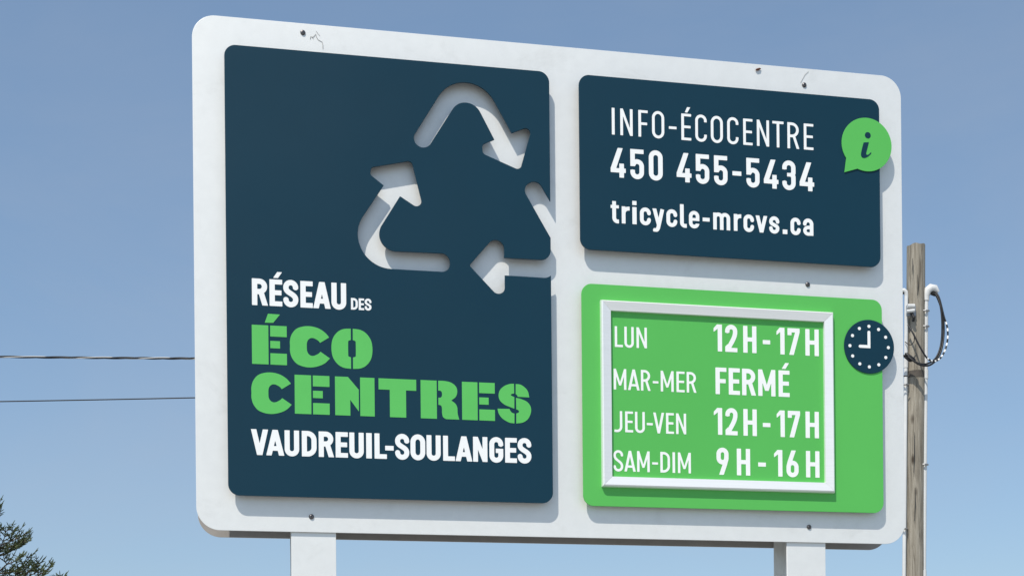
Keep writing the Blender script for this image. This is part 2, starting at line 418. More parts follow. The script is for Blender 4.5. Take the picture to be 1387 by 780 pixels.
def simplify(p, eps):
    P_ = np.array(p); n = len(P_)
    k = int(np.argmax(np.hypot(*(P_-P_[0]).T)))
    def dp(i, j):
        if j <= i+1: return []
        a, b = P_[i], P_[j % n]; d = b-a; L_ = max(np.hypot(*d), 1e-12); q = P_[i+1:j]-a
        dist = np.abs(q[:, 0]*d[1]-q[:, 1]*d[0])/L_; m = int(np.argmax(dist))
        if dist[m] < eps: return []
        return dp(i, i+1+m)+[i+1+m]+dp(i+1+m, j)
    idx = [0]+dp(0, k)+[k]+dp(k, n)
    return [tuple(P_[i]) for i in idx]
_cache = {}
def glyph_loops(ch, a, w, light):
    key = (ch, round(a, 3), round(w, 3), light)
    if key not in _cache: _cache[key] = trace(glyph(ch, a, w, light), -.06, -.36, a+.06, 1.42, 150)
    return _cache[key]

def text_line(spec, base_l, cap_l, base_r, cap_r, d, w, material, parent, name='lettering', light=False):
    """spec: list of (character, left px, right px); base_*/cap_*: (x, y) photo pixels of the base and cap line at both ends"""
    zb = (on_plane(*base_l, d)[1]+on_plane(*base_r, d)[1])/2; zt = (on_plane(*cap_l, d)[1]+on_plane(*cap_r, d)[1])/2
    H = zt-zb; ym = (base_l[1]+cap_l[1])/2; ymr = (base_r[1]+cap_r[1])/2
    loops = []
    for ch, xa, xb in spec:
        t = ((xa+xb)/2-base_l[0])/(base_r[0]-base_l[0]); y = ym+(ymr-ym)*t
        X0 = on_plane(xa, y, d)[0]; X1 = on_plane(xb, y, d)[0]
        for lp in glyph_loops(ch, (X1-X0)/H, w, light): loops.append([(X0+x*H, zb+z*H) for x, z in lp])
    return extrude2d(name, loops, d, .0007, material, parent)

# ------------------------------------------------------------------ the sign
XW = on_plane(1223., 420, 0)[0]                      # board width
ZT = on_plane(740, 61.7, 0)[1]                       # board top
X0b = on_plane(263.0, 380, 0)[0]
HB = ZT-ZB
sign = empty('information_sign', (XW/2, .05, 0), 'large silver white sign with navy and green panels on two wide posts', 'sign')
RB = .075
board = extrude2d('front_board', [rrect(X0b, ZB, XW, ZT, RB)], 0, .005, M_board, sign, bevel=.0008)
YB = .134
back = extrude2d('back_board', [rrect(X0b, ZB-.002, XW, ZT, RB)], YB, .005, M_board, sign, bevel=.0008)
M_in1 = mat('dark gap shade', (.07, .067, .06, 1), .8, mottle=.15, scale=8)  # dark colour stands for the shade in the gaps behind boards and panels
M_in2 = mat('shade-darkened beige coating', (.38, .355, .33, 1), .7, mottle=.12, scale=8)  # beige inner face, darkened with the shade of the gap
for ob_, mt_, sg_ in ((board, M_in1, 1), (back, M_in2, -1)):
    ob_.data.materials.append(mt_)
    for p_ in ob_.data.polygons:
        if p_.normal.y*sg_ > .9: p_.material_index = 1
# inner frame between the two boards
fr = MB()
fr.box(X0b+.10, XW-.10, .03, .10, ZT-.10, ZT-.05); fr.box(X0b+.10, XW-.10, .03, .10, ZB+HB*.5, ZB+HB*.5+.05)
fr.box(X0b+.10, XW-.10, .03, .10, ZB+.16, ZB+.21)
fr.build('inner_frame', M_raw, sign)
# posts: a core tube clad front and back with wide plates
def post(xa, xb, y):
    a = on_plane(xa, y, .008)[0]; b = on_plane(xb, y, .008)[0]; c = (a+b)/2
    p = MB().box(c-.035, c+.035, .012, .124, -.3, ZT-.12).build('post', M_board, sign); p['label'] = 'wide silver white sign post'
    f = MB().box(a, b, .008, .012, -.3, ZB+.3).build('post_cladding', M_board); bevelled(f, .0008, 1); f.parent = p
    g = MB().box(a, b,   .1245, .1285, -.3, ZB+.3).build('post_cladding', M_board); g.parent = p
    return p
post(394.5, 455.2, 735); post(1065.6, 1118.1, 745)

D1 = -.0335                                           # front face of the raised panels
TH = .006
# --- left navy panel with the cut-out arrows
def px_panel(tl, tr, br, bl, r, d):
    x0 = (on_plane(*tl, d)[0]+on_plane(*bl, d)[0])/2; x1 = (on_plane(*tr, d)[0]+on_plane(*br, d)[0])/2
    z1 = (on_plane(*tl, d)[1]+on_plane(*tr, d)[1])/2; z0 = (on_plane(*bl, d)[1]+on_plane(*br, d)[1])/2
    return x0, z0, x1, z1, r
x0, z0, x1, z1, _ = px_panel((304.0, 60.2), (743.0, 97.4), (750.0, 682.2), (308.7, 669.1), 0, D1)
rr = .036
def pv(x, y, r=0.):                                  # photo pixel corner -> panel corner with a radius (px)
    X, Z = on_plane(x, y, D1); return (X, Z, r*.00236*.985)
def edge(y): return (x1, on_plane(745.5, y, D1)[1], 0)
outline = fillet([(x0, z1, rr), (x1, z1, rr), edge(273.0), pv(727.6, 242.2, 11.8), pv(707, 253.6, 11.8), edge(322.3),
                  (x1, on_plane(746, 352.5, D1)[1], .034), pv(682.9, 349.2), pv(682.9, 306, 12), pv(635.7, 359.4, 3), pv(684, 411, 9.5),
                  pv(683.8, 372.9), pv(741, 376.4, 14), edge(372.9), (x1, z0, rr), (x0, z0, rr)])
arrow_a = fillet([pv(556, 191.1, 12.2), pv(632.5, 69.3, 46), pv(692.9, 180.5), pv(721.5, 169.8, 6.5), pv(704.5, 231, 6.5),
                  pv(654.0, 208.2, 6), pv(653.0, 196.0, 6), pv(669.6, 189.2), pv(632.5, 117.4, 23), pv(577, 204.1, 12.2)])
arrow_b = fillet([pv(503.0, 226.7, 5), pv(557.4, 217.6, 6), pv(574.9, 288, 7.5), pv(541.8, 265.7), pv(495.9, 338.6, 23),
                  pv(609.4, 343.5, 12.1), pv(609.6, 368.6, 12.1), pv(447.1, 359.6, 46), pv(519.7, 251.2), pv(501.2, 236.4, 5)])
navy = extrude2d('network_panel', [outline, arrow_a, arrow_b], D1, TH, M_navy, sign, bevel=.0005)
navy['label'] = 'navy panel with cut out recycling arrows'
DT = D1-.0008
W1 = .198
text_line([('R', 341.2, 362.9), ('É', 365, 382.3), ('S', 383.7, 404), ('E', 406.9, 423.6), ('A', 424.2, 447.9), ('U', 448.9, 468.9)],
          (350, 413.3), (350, 377.2), (436, 417.7), (436, 382.0), DT, W1, M_white, navy)
text_line([('D', 475.4, 484.6), ('E', 485.9, 493.2), ('S', 494, 503.1)], (480, 419.3), (480, 403.6), (497, 420.2), (497, 404.6), DT, .185, M_white, navy)
text_line([('V', 340, 363.3), ('A', 360.5, 385), ('U', 385.5, 405.2), ('D', 408.8, 428.8), ('R', 431.7, 452.4), ('E', 454.6, 471.2), ('U', 473.2, 492.7),
           ('I', 496, 503.6), ('L', 507.3, 523.9), ('-', 521.7, 533.2), ('S', 535.2, 554.3), ('O', 556, 576), ('U', 577.8, 596.9), ('L', 600.2, 616.1),
           ('A', 617, 639.7), ('N', 640.8, 660.2), ('G', 662.9, 681.6), ('E', 684.2, 700.1), ('S', 701.2, 719.7)],
          (352, 615.1), (352, 580.2), (692, 627.0), (692, 593.6), DT, W1, M_white, navy)
# dark spacer rails holding a raised panel off the board, added to block light
def spacers(xa, za, xb, zb, d, gaps=()):
    i_, t_ = .013, .014; y0_, y1_ = d+TH+.0003, -.0003
    xa, xb, za, zb = xa+i_, xb-i_, za+i_, zb-i_
    segs = [(xa+.03, xb-.03, zb-t_, zb), (xa+.03, xb-.03, za, za+t_), (xa, xa+t_, za+.03, zb-.03)]
    zs = [za+.03]+[g for g in gaps]+[zb-.03]
    for k in range(0, len(zs), 2): segs.append((xb-t_, xb, zs[k], zs[k+1]))
    for q in segs: MB().box(q[0], q[1], y0_, y1_, q[2], q[3]).build('spacer_rail', M_in1, sign)
spacers(x0, z0, x1, z1, D1, (on_plane(746, 400, D1)[1], on_plane(745, 225, D1)[1]))
# stencil words
def zq(p, ox, oy, s): return (ox+p[0]/s, oy+p[1]/s)+tuple(p[2:])
def stencil(parts, ox, oy, s): return [[on_plane(q[0], q[1], DT) for q in (zq(p, ox, oy, s) for p in lp)] for lp in parts]
def st_E(xl, xs, xa, xr, xmid, yb, yt, accent=None):
    "stem xl..xs, arms xa..xr (photo px); returns loops in the panel plane"
    ym = (yb+yt)/2; g = lambda x: on_plane(x, ym, DT)[0]
    Zb = STZ[0]; H = STZ[1]; f = lambda a, b, c, d: [(a, Zb+H*c), (b, Zb+H*c), (b, Zb+H*d), (a, Zb+H*d)]
    L_ = [f(g(xl), g(xs), 0, 1), f(g(xa), g(xr), .72, 1), f(g(xa), g(xmid), .42, .608), f(g(xa), g(xr), 0, .292)]
    return L_
def set_line(bl, cl, br, cr):
    global STZ
    zb = (on_plane(*bl, DT)[1]+on_plane(*br, DT)[1])/2; zt = (on_plane(*cl, DT)[1]+on_plane(*cr, DT)[1])/2
    STZ = (zb, zt-zb)
def st_C(xl, xr, y):
    X0 = on_plane(xl, y, DT)[0]; X1 = on_plane(xr, y, DT)[0]; Zb, H = STZ; a = (X1-X0)/H
    # outline in glyph units, scaled from a letter a=1.0 wide
    o = [(0.0, .5), (0.0, .64), (.045, .80), (.16, .945), (.33, 1.015), (.52, 1.03), (.72, .985), (.88, .885), (.985, .765, 1), (.755, .615, 1), (.70, .675),
         (.60, .725), (.52, .725), (.455, .675), (.425, .60), (.42, .5), (.425, .40), (.455, .325), (.52, .275), (.60, .275), (.70, .325), (.765, .385, 1),
         (1.0, .225, 1), (.88, .10), (.72, .015), (.52, -.03), (.33, -.015), (.16, .055), (.045, .20), (0.0, .36)]
    return [[(X0+p[0]*(X1-X0), Zb+p[1]*H) for p in catmull(o, 5)]]
set_line((352, 491.9), (352, 439.5), (478, 499.3), (478, 446.7))
eco = st_E(341.2, 363.6, 366.1, 388.5, 379.3, 492, 440)
eco.append([on_plane(*p, DT) for p in ((358.6, 436.9), (370.0, 437.1), (379.2, 425.9), (362.9, 424.8))])
eco += st_C(392.8, 446.8, 470)
def half_O(xl, xg0, xg1, xr, y):
    X = [on_plane(q, y, DT)[0] for q in (xl, xg0, xg1, xr)]; Zb, H = STZ; c0, c1 = on_plane(471.6, y, DT)[0], on_plane(481.9, y, DT)[0]
    def half(s):
        A, G, Cc = (X[0], X[1], c0) if s < 0 else (X[3], X[2], c1)
        w_ = abs(G-A); q = 1 if s < 0 else -1
        pts = [(G, 1.02, 1), (A+q*w_*.62, 1.0), (A+q*w_*.32, .92), (A+q*w_*.09, .77), (A, .60), (A, .40), (A+q*w_*.09, .23), (A+q*w_*.32, .08), (A+q*w_*.62, 0.0), (G, -.02, 1),
               (G, .275, 1), (Cc+q*.0015, .30), (Cc, .35), (Cc, .65), (Cc+q*.0015, .70), (G, .725, 1)]
        return [(p[0], Zb+p[1]*H) for p in catmull(pts, 5)]
    return [half(-1), half(1)]
eco += half_O(449.2, 475.3, 478.0, 504.2, 472)
extrude2d('lettering', eco, DT, .0007, M_vgreen, navy)
set_line((410, 559.6), (410, 507.2), (660, 570.0), (660, 518.6))
ctr = st_C(340.6, 395.0, 532)+st_E(399.2, 421.6, 423.9, 446.4, 437.2, 560, 508)
def gx(x, y=538): return on_plane(x, y, DT)[0]
def U(*pts): return [(gx(x), STZ[0]+STZ[1]*z) for x, z in pts]
ctr.append(U((453.9, 0), (474.4, 0), (474.4, .41), (486.0, .115), (486.0, .68), (471.5, 1), (453.9, 1)))
ctr.append(U((487.9, 0), (507.4, 0), (507.4, 1), (487.9, 1)))
ctr.append(U((512.9, 1), (512.9, .71), (528.0, .71), (528.0, 0), (550.0, 0), (550.0, .71), (563.9, .71), (563.9, 1)))
ctr.append(U((569.8, 0), (591.6, 0), (591.6, 1), (569.8, 1)))
rb = catmull([(593.7, 1, 1), (602, 1.0), (611, .965), (617.5, .87), (619.4, .74), (617.5, .60), (611.2, .495, 1), (616.5, .42), (619.2, .32), (619.8, .15), (621.8, .0, 1),
              (604, .0, 1), (600, .05), (598.6, .15), (598.5, .28), (597.3, .35), (593.8, .37, 1), (593.8, .555, 1), (597.0, .562), (598.6, .61), (598.6, .69), (597.0, .735), (593.7, .74, 1)], 6)
ctr.append([(gx(x), STZ[0]+STZ[1]*z) for x, z in rb])
ctr += st_E(625.9, 646.9, 649.2, 670.3, 661.9, 572, 520)
sL = catmull([(645, 190, 1), (590, 193), (520, 218), (462, 270), (442, 340), (460, 410), (520, 465), (590, 495), (650, 518, 1), (650, 365, 1), (620, 352), (603, 338), (615, 325), (648, 318, 1)], 5)
sR = catmull([(668, 193, 1), (735, 203), (800, 250), (832, 300), (847, 370, 1), (695, 362, 1), (685, 340), (668, 325, 1)], 5)
sR2 = catmull([(672, 375, 1), (740, 392), (820, 430), (866, 495), (868, 575), (830, 655), (765, 700), (676, 714, 1), (676, 582, 1), (705, 570), (712, 550), (695, 535), (676, 528, 1)], 5)
sL2 = catmull([(428, 518, 1), (585, 522, 1), (600, 550), (620, 572), (652, 583, 1), (652, 712, 1), (580, 700), (495, 650), (445, 585)], 5)
for q in (sL, sR, sR2, sL2): ctr.append([on_plane(630+p[0]/9.75, 500+p[1]/9.75, DT) for p in q])
extrude2d('lettering', ctr, DT, .0007, M_vgreen, navy)

# --- navy info panel
DL, D1 = D1, -.034
DT = D1-.0008
a = px_panel((783.8, 101.8), (1190.2, 134.6), (1193.4, 361.3), (786.2, 337.9), 0, D1)
info = extrude2d('contact_panel', [rrect(a[0], a[1], a[2], a[3], .036)], D1, TH, M_navy, sign, bevel=.0005)
spacers(a[0], a[1], a[2], a[3], D1)
text_line([('I', 828.7, 832.5), ('N', 840.2, 856.9), ('F', 864.7, 877.4), ('O', 883.2, 899.7), ('-', 906, 916.3), ('É', 922.9, 936.2), ('C', 941.8, 957.3), ('O', 962.8, 979.1),
           ('C', 985, 1000.2), ('E', 1006.7, 1019.3), ('N', 1025.2, 1041.7), ('T', 1046.3, 1061.4), ('R', 1066.6, 1082.6), ('E', 1088.8, 1101.7)],
          (830, 182.6), (830, 146.6), (1095, 202.9), (1095, 167.7), DT, .104, M_white, info, light=True)
text_line([('4', 827.1, 847.5), ('5', 853.8, 872.2), ('0', 878.9, 897.6), ('4', 916.5, 936.5), ('5', 942.5, 960.7), ('5', 967.2, 985.4), ('-', 992.1, 1004.1), ('5', 1011, 1028.8),
           ('4', 1034.6, 1054.3), ('3', 1059.7, 1077.6), ('4', 1083.1, 1102.7)],
          (842, 241.1), (842, 201.5), (1097, 258.8), (1097, 219.8), DT, .160, M_white, info)
def low(spec, w_): return spec
text_line([('t', 827.2, 838.3), ('r', 842.2, 852.9), ('i', 856.6, 862.3), ('c', 866.8, 881.6), ('y', 883.8, 900), ('c', 902.7, 917.3), ('l', 921.2, 930.2), ('e', 933.1, 947.4),
           ('~', 951.8, 961.2), ('m', 966.1, 989), ('r', 994, 1004.1), ('c', 1007.2, 1021.3), ('v', 1023.6, 1039.3), ('s', 1041.8, 1055.7), ('.', 1060.2, 1066.4), ('c', 1070.8, 1084.4), ('a', 1087.8, 1101.7)],
          (845, 303.1), (845, 280.1), (1095, 318.8), (1095, 296.2), DT, .225, M_white, info)

# --- speech bubble, clock
D2 = D1-.0035
bx, bz = on_plane(1174.1, 196.0, D2); br_ = (on_plane(1207.8, 198, D2)[0]-on_plane(1140.3, 194, D2)[0])/2
tip = on_plane(1144.0, 233.4, D2); ta = on_plane(1146.0, 214.6, D2); tb = on_plane(1161.9, 228.1, D2)
aa = math.atan2(ta[1]-bz, ta[0]-bx) % (2*math.pi); ab = math.atan2(tb[1]-bz, tb[0]-bx) % (2*math.pi)
lo, hi = min(aa, ab), max(aa, ab)
bub = [(bx+br_*math.cos(hi+(2*math.pi-(hi-lo))*i/80), bz+br_*math.sin(hi+(2*math.pi-(hi-lo))*i/80)) for i in range(81)]+[tip]
bubble = extrude2d('speech_bubble', [bub], D2, .003, M_green, sign, bevel=.0005)
bubble['label'] = 'round green speech bubble with a letter i'
ib = catmull([(302, 331, 1), (363, 328, 1), (347, 395), (333, 450), (337, 474), (358, 472), (390, 444, 1), (388, 462), (352, 496), (312, 512), (281, 502), (271, 468), (280, 415), (290, 375)], 5)
loops = [[on_plane(1135+p[0]/8.667, 155+p[1]/8.667, D2-.0008) for p in ib]]
ic = on_plane(1135+351/8.667, 155+246/8.667, D2-.0008)
extrude2d('letter_dot', [circle(ic[0], ic[1], 38/8.667*.00246, 28)], D2-.0008, .0007, M_navy, bubble)
extrude2d('lettering', loops, D2-.0008, .0007, M_navy, bubble)
D2 = -.030-.0035
cxk, czk = on_plane(1177.4, 469.3, D2); rk = (on_plane(1211.2, 470, D2)[0]-on_plane(1143.6, 468, D2)[0])/2
clock = extrude2d('clock_emblem', [circle(cxk, czk, rk, 96)], D2, .003, M_navy, sign, bevel=.0005)
clock['label'] = 'round navy clock emblem showing nine'
for (u, v) in ((364, 146), (477, 183), (560, 274), (592, 395), (562, 511), (480, 596), (369, 621), (257, 585), (173, 493), (141, 372), (171, 254), (252, 171)):
    q = on_plane(1135+u/8.667, 425+v/8.667, D2-.0008)
    extrude2d('hour_dot', [circle(q[0], q[1], .0056, 20)], D2-.0008, .0007, M_white, clock)
hw = .0052; ctx, ctz = on_plane(1135+365/8.667, 425+384/8.667, D2-.0008); tx, tz = on_plane(1135+363/8.667, 425+198/8.667, D2-.0008); lx, lz = on_plane(1135+244/8.667, 425+380/8.667, D2-.0008)
extrude2d('clock_hand', [[(ctx+hw, ctz+hw), (ctx+hw, tz-hw)]+[(ctx+hw*math.cos(t_), tz-hw+hw*math.sin(t_)) for t_ in [math.pi*i/10 for i in range(1, 10)]]+[(ctx-hw, tz-hw), (ctx-hw, ctz+hw)]], D2-.0008, .0007, M_white, clock)
extrude2d('clock_hand', [[(ctx+hw, ctz-hw), (ctx+hw, ctz+hw), (lx+hw, ctz+hw)]+[(lx+hw-hw*math.sin(t_), ctz+hw*math.cos(t_)) for t_ in [math.pi*i/10 for i in range(1, 10)]]+[(lx+hw, ctz-hw)]], D2-.0008, .0007, M_white, clock)

# --- green panel with the framed timetable
D1 = -.030
a = px_panel((787.4, 383.6), (1194.3, 406.2), (1197.0, 693.6), (790.4, 685.2), 0, D1)
green = extrude2d('timetable_panel', [rrect(a[0], a[1], a[2], a[3], .036)], D1, TH, M_green, sign, bevel=.0005)
spacers(a[0], a[1], a[2], a[3], D1)
DP = D1-.0022                                         # printed sheet
DR = D1-.019                                         # ridge of the snap frame
DI = D1-.0135                                        # inner lip
# inner opening (at DI), ridge (at DR), outer foot (at D1)
xi0 = (on_plane(826.6, 440, DI)[0]+on_plane(830.2, 645, DI)[0])/2; xi1 = (on_plane(1116.6, 440, DI)[0]+on_plane(1118.4, 650, DI)[0])/2
zi1 = (on_plane(830, 420.0, DI)[1]+on_plane(1115, 435.6, DI)[1])/2; zi0 = (on_plane(835, 645.8, DI)[1]+on_plane(1115, 652.5, DI)[1])/2
WI, WO = .0265, .0075
xr0, xr1, zr0, zr1 = xi0-WI, xi1+WI, zi0-WI, zi1+WI
xo0, xo1, zo0, zo1 = xr0-WO, xr1+WO, zr0-WO, zr1+WO
frame = empty('snap_frame', (0, 0, 0), '', ''); del frame['label']; del frame['category']; frame.parent = sign; frame.matrix_parent_inverse = Matrix.Translation(-root_loc(sign))
frame['label'] = 'satin aluminium snap frame'
def rail(p_in, p_ri, p_out):
    "profile rings: sheet lip, inner lip, flat top, ridge, shoulder, foot; p_* give the two ends at each ring"
    rings = [(p_in, D1), (p_in, DI), (p_ri, DR), (p_ri2(p_ri, p_out, .22), DR-.0004), (p_ri2(p_ri, p_out, .75), DR+.0032), (p_out, DR+.0075), (p_out, D1)]
    vs_, fs = [], []
    for (e0, e1), y in rings: vs_ += [(e0[0], y, e0[1]), (e1[0], y, e1[1])]
    m = len(rings)
    for i in range(m-1): fs.append((2*i, 2*i+1, 2*i+3, 2*i+2))
    fs.append(tuple(range(0, 2*m, 2))[::-1]); fs.append(tuple(range(1, 2*m, 2)))
    o = mesh_from('frame_rail', vs_, fs, M_alu)
    bm = bmesh.new(); bm.from_mesh(o.data); bmesh.ops.recalc_face_normals(bm, faces=bm.faces); bm.to_mesh(o.data); bm.free()
    for p in o.data.polygons: p.use_smooth = len(p.vertices) == 4
    o.data.set_sharp_from_angle(angle=R(24))
    o.parent = frame; o.matrix_parent_inverse = Matrix.Identity(4)
def p_ri2(a_, b_, t): return tuple((a_[i][0]*(1-t)+b_[i][0]*t, a_[i][1]*(1-t)+b_[i][1]*t) for i in (0, 1))
I_, R_, O_ = [(xi0, zi0), (xi1, zi0), (xi1, zi1), (xi0, zi1)], [(xr0, zr0), (xr1, zr0), (xr1, zr1), (xr0, zr1)], [(xo0, zo0), (xo1, zo0), (xo1, zo1), (xo0, zo1)]
def gap(p, q, e=.0003):
    v = Vector((q[0]-p[0], q[1]-p[1])).normalized()*e; return (p[0]+v.x, p[1]+v.y), (q[0]-v.x, q[1]-v.y)
for k in range(4):
    j = (k+1) % 4; rail(gap(I_[k], I_[j]), gap(R_[k], R_[j]), gap(O_[k], O_[j]))
poster = extrude2d('timetable_sheet', [[(xi0-.012, zi0-.012), (xi1+.012, zi0-.012), (xi1+.012, zi1+.012), (xi0-.012, zi1+.012)]], DP, .0014, M_poster, sign)
poster['label'] = 'green opening hours sheet'
DQ = DP-.0006
WL, WB = .118, .168
def tl(spec, *a, w=WL, light=True): return text_line(spec, *a, DQ, w, M_white, poster, light=light)
tl([('L', 832.7, 843.6), ('U', 845.8, 858.4), ('N', 862.2, 876.2)], (835, 469.6), (835, 441.6), (873, 471.5), (873, 443.7))
tl([('M', 831.3, 848.4), ('A', 850.6, 866.2), ('R', 868.2, 881.2), ('-', 884.2, 891.8), ('M', 895, 912.5), ('E', 916.3, 927.3), ('R', 930.2, 943.3)], (835, 527.2), (835, 499.0), (937, 531.6), (937, 503.9))
tl([('J', 832.2, 842.9), ('E', 846.8, 857.5), ('U', 860.2, 873.4), ('-', 876.1, 884.2), ('V', 884.9, 899.6), ('E', 902.2, 912.8), ('N', 915.8, 929.4)], (842, 584.8), (842, 556.5), (925, 587.7), (925, 559.9))
tl([('S', 831, 844.1), ('A', 845.7, 861), ('M', 863, 880), ('-', 883.4, 891.3), ('D', 894.5, 907.5), ('I', 911, 914.4), ('M', 918.3, 935.8)], (852, 638.0), (852, 610.0), (932, 640.7), (932, 612.9))
def tb_(spec, *a): return text_line(spec, *a, DQ, WB, M_white, poster)
tb_([('1', 966.7, 978), ('2', 982.3, 998.7), ('H', 1006.7, 1024.6), ('-', 1033.2, 1043.2), ('1', 1051.9, 1062.7), ('7', 1066.8, 1083.2), ('H', 1090.9, 1109)], (972, 475.7), (972, 439.4), (1105, 482.0), (1105, 446.0))
tb_([('F', 969.2, 984), ('E', 987.1, 1002.2), ('R', 1005.2, 1023.9), ('M', 1027, 1050.3), ('É', 1054.6, 1069.5)], (972, 533.4), (972, 497.4), (1065, 537.4), (1065, 501.7))
tb_([('1', 967, 978.3), ('2', 982.7, 999), ('H', 1007, 1025.1), ('-', 1033.3, 1043.5), ('1', 1052.2, 1063), ('7', 1067.2, 1083.8), ('H', 1091.2, 1109.2)], (972, 588.5), (972, 552.4), (1105, 593.0), (1105, 557.2))
tb_([('9', 970.6, 986.9), ('H', 998.1, 1016.1), ('-', 1027, 1037.4), ('1', 1048.6, 1059.8), ('6', 1065.3, 1081.7), ('H', 1091.8, 1110)], (978, 642.6), (978, 606.6), (1105, 646.3), (1105, 610.5))

# --- screws
def screw(px, py, r=.0085):
    X, Z = on_plane(px, py, 0)
    vs_, fs = [], []; n = 20
    prof = [(1.0, 0), (1.0, -.12), (.86, -.38), (.60, -.55), (.36, -.60)]
    for q, y in prof:
        for k in range(n): vs_.append((X+q*r*math.cos(2*math.pi*k/n), y*r-.0002, Z+q*r*math.sin(2*math.pi*k/n)))
    for i in range(len(prof)-1):
        for k in range(n): fs.append((i*n+k, i*n+(k+1) % n, (i+1)*n+(k+1) % n, (i+1)*n+k))
    fs.append(tuple((len(prof)-1)*n+k for k in range(n)))
    o = mesh_from('screw', vs_, fs, M_steel, sign, 50)
    e = r*.24
    rc = MB().box(X-e, X+e, -.60*r-.0006, -.60*r-.0001, Z-e, Z+e).build('drive_socket', M_dark)
    rc.parent = o
for p in ((410.2, 44.7), (1089.2, 115.6), (1093.9, 385.4), (421.8, 699.4), (1095.8, 713.3)): screw(*p)
# threads stuck to the board and a brown cocoon
def thread(pts, r_=.0006):
    q = [on_plane(x, y, -.0012) for x, y in pts]
    return MB().tube([(x, -.0012, z) for x, z in q], r_, 5).build('loose_thread', M_hair, sign)
thread([(420.2, 53.4), (421.0, 49.5), (422.5, 50.5), (424.6, 53.2), (423.4, 50.2), (425.0, 49.8), (427.8, 46.4), (428.6, 50.5), (430.8, 54.2), (434.0, 56.0), (436.3, 57.2), (437.3, 61.0), (437.4, 66.8)])
thread([(428.0, 42.2), (430.5, 46.0), (433.4, 49.0)], .0004)
thread([(1095.0, 97.2), (1090.5, 101.5), (1086.8, 108.0), (1084.4, 112.5)], .0005)
q = on_plane(1027, 94.3, -.003)
MB().tube([(q[0]-.010, -.003, q[1]-.004), (q[0]-.006, -.0045, q[1]-.002), (q[0]+.004, -.0045, q[1]+.0015), (q[0]+.010, -.003, q[1]+.003)], [.001, .0034, .0034, .001], 8).build('insect_cocoon', M_rust, sign, 60)

# ------------------------------------------------------------------ utility pole
wood = bpy.data.materials.new('weathered pole wood'); wood.use_nodes = True
n = wood.node_tree; N = n.nodes; L = n.links; b = N['Principled BSDF']; b.inputs['Roughness'].default_value = .85; b.inputs['Specular IOR Level'].default_value = .2
tc = N.new('ShaderNodeTexCoord'); mp = N.new('ShaderNodeMapping'); mp.inputs['Scale'].default_value = (14, 14, .9); L.new(tc.outputs['Object'], mp.inputs[0])
n1 = N.new('ShaderNodeTexNoise'); n1.inputs['Scale'].default_value = 2.2; n1.inputs['Detail'].default_value = 9; n1.inputs['Roughness'].default_value = .7; n1.inputs['Distortion'].default_value = .8
L.new(mp.outputs[0], n1.inputs[0])
rp = N.new('ShaderNodeValToRGB'); e = rp.color_ramp.elements; e[0].position = .30; e[0].color = (.12, .102, .08, 1); e[1].position = .68; e[1].color = (.43, .39, .32, 1)
e2 = rp.color_ramp.elements.new(.5); e2.color = (.29, .258, .205, 1)
L.new(n1.outputs[0], rp.inputs[0])
vo = N.new('ShaderNodeTexVoronoi'); vo.inputs['Scale'].default_value = 1.0; mp2 = N.new('ShaderNodeMapping'); mp2.inputs['Scale'].default_value = (7, 7, 2.6)
L.new(tc.outputs['Object'], mp2.inputs[0]); L.new(mp2.outputs[0], vo.inputs[0])
kr = N.new('ShaderNodeValToRGB'); kr.color_ramp.elements[0].position = .06; kr.color_ramp.elements[0].color = (.25, .22, .2, 1); kr.color_ramp.elements[1].position = .2; kr.color_ramp.elements[1].color = (1, 1, 1, 1)
L.new(vo.outputs['Distance'], kr.inputs[0])
mm = N.new('ShaderNodeMix'); mm.data_type = 'RGBA'; mm.blend_type = 'MULTIPLY'; mm.inputs[0].default_value = 1
L.new(rp.outputs[0], mm.inputs[6]); L.new(kr.outputs[0], mm.inputs[7]); L.new(mm.outputs[2], b.inputs['Base Color'])
bp = N.new('ShaderNodeBump'); bp.inputs['Strength'].default_value = .7; bp.inputs['Distance'].default_value = .01; L.new(n1.outputs[0], bp.inputs['Height']); L.new(bp.outputs[0], b.inputs['Normal'])
M_pvc = mat('white conduit', (.72, .72, .70, 1), .45, 0, .4, mottle=.08, scale=3, grime=((.25, .23, .2, 1), .4, 3))
M_black = mat('black cable rubber', (.012, .012, .013, 1), .45, 0, .4)
M_bare = mat('bare aluminium strand', (.42, .42, .41, 1), .5, .5)
M_porc = mat('grey galvanised steel', (.34, .34, .34, 1), .5, .6, mottle=.1)
DIST = 15.5
ptop = at(1240.9, 333.5, DIST); plow = at(1238.2, 780, DIST)
pdir = Vector(plow-ptop).normalized(); tbase = (ptop[2]+.4)/-pdir.z
pt = Vector(ptop); pb = pt+pdir*tbase
pole = empty('utility_pole', (pb.x, pb.y, 0), 'weathered wooden utility pole with white conduits behind the sign', 'utility pole')
mpx = DIST/F_PX                                       # metres per pixel at the pole
vs_, fs = [], []; NS, NR = 28, 60
for i in range(NS+1):
    p = pt.lerp(pb, i/NS); rad = 12.0*mpx+(i/NS)*.012
    for k in range(NR):
        th = 2*math.pi*k/NR; rr_ = rad*(1+.018*math.sin(3*th+.7*i)+.012*math.sin(17*th+2*math.sin(i*.5)))
        vs_.append((p.x+rr_*math.cos(th), p.y+rr_*math.sin(th), p.z+(.006*math.sin(5*th) if i == 0 else 0)))
for i in range(NS):
    for k in range(NR): fs.append((i*NR+k, (i+1)*NR+k, (i+1)*NR+(k+1) % NR, i*NR+(k+1) % NR))
vs_.append((pt.x, pt.y, pt.z+.012)); c_ = len(vs_)-1
for k in range(NR): fs.append((k, (k+1) % NR, c_))
po = mesh_from('pole_shaft', vs_, fs, wood, pole, 40)
def P3(x, y, dy=0.): return Vector(at(x, y, DIST+dy))
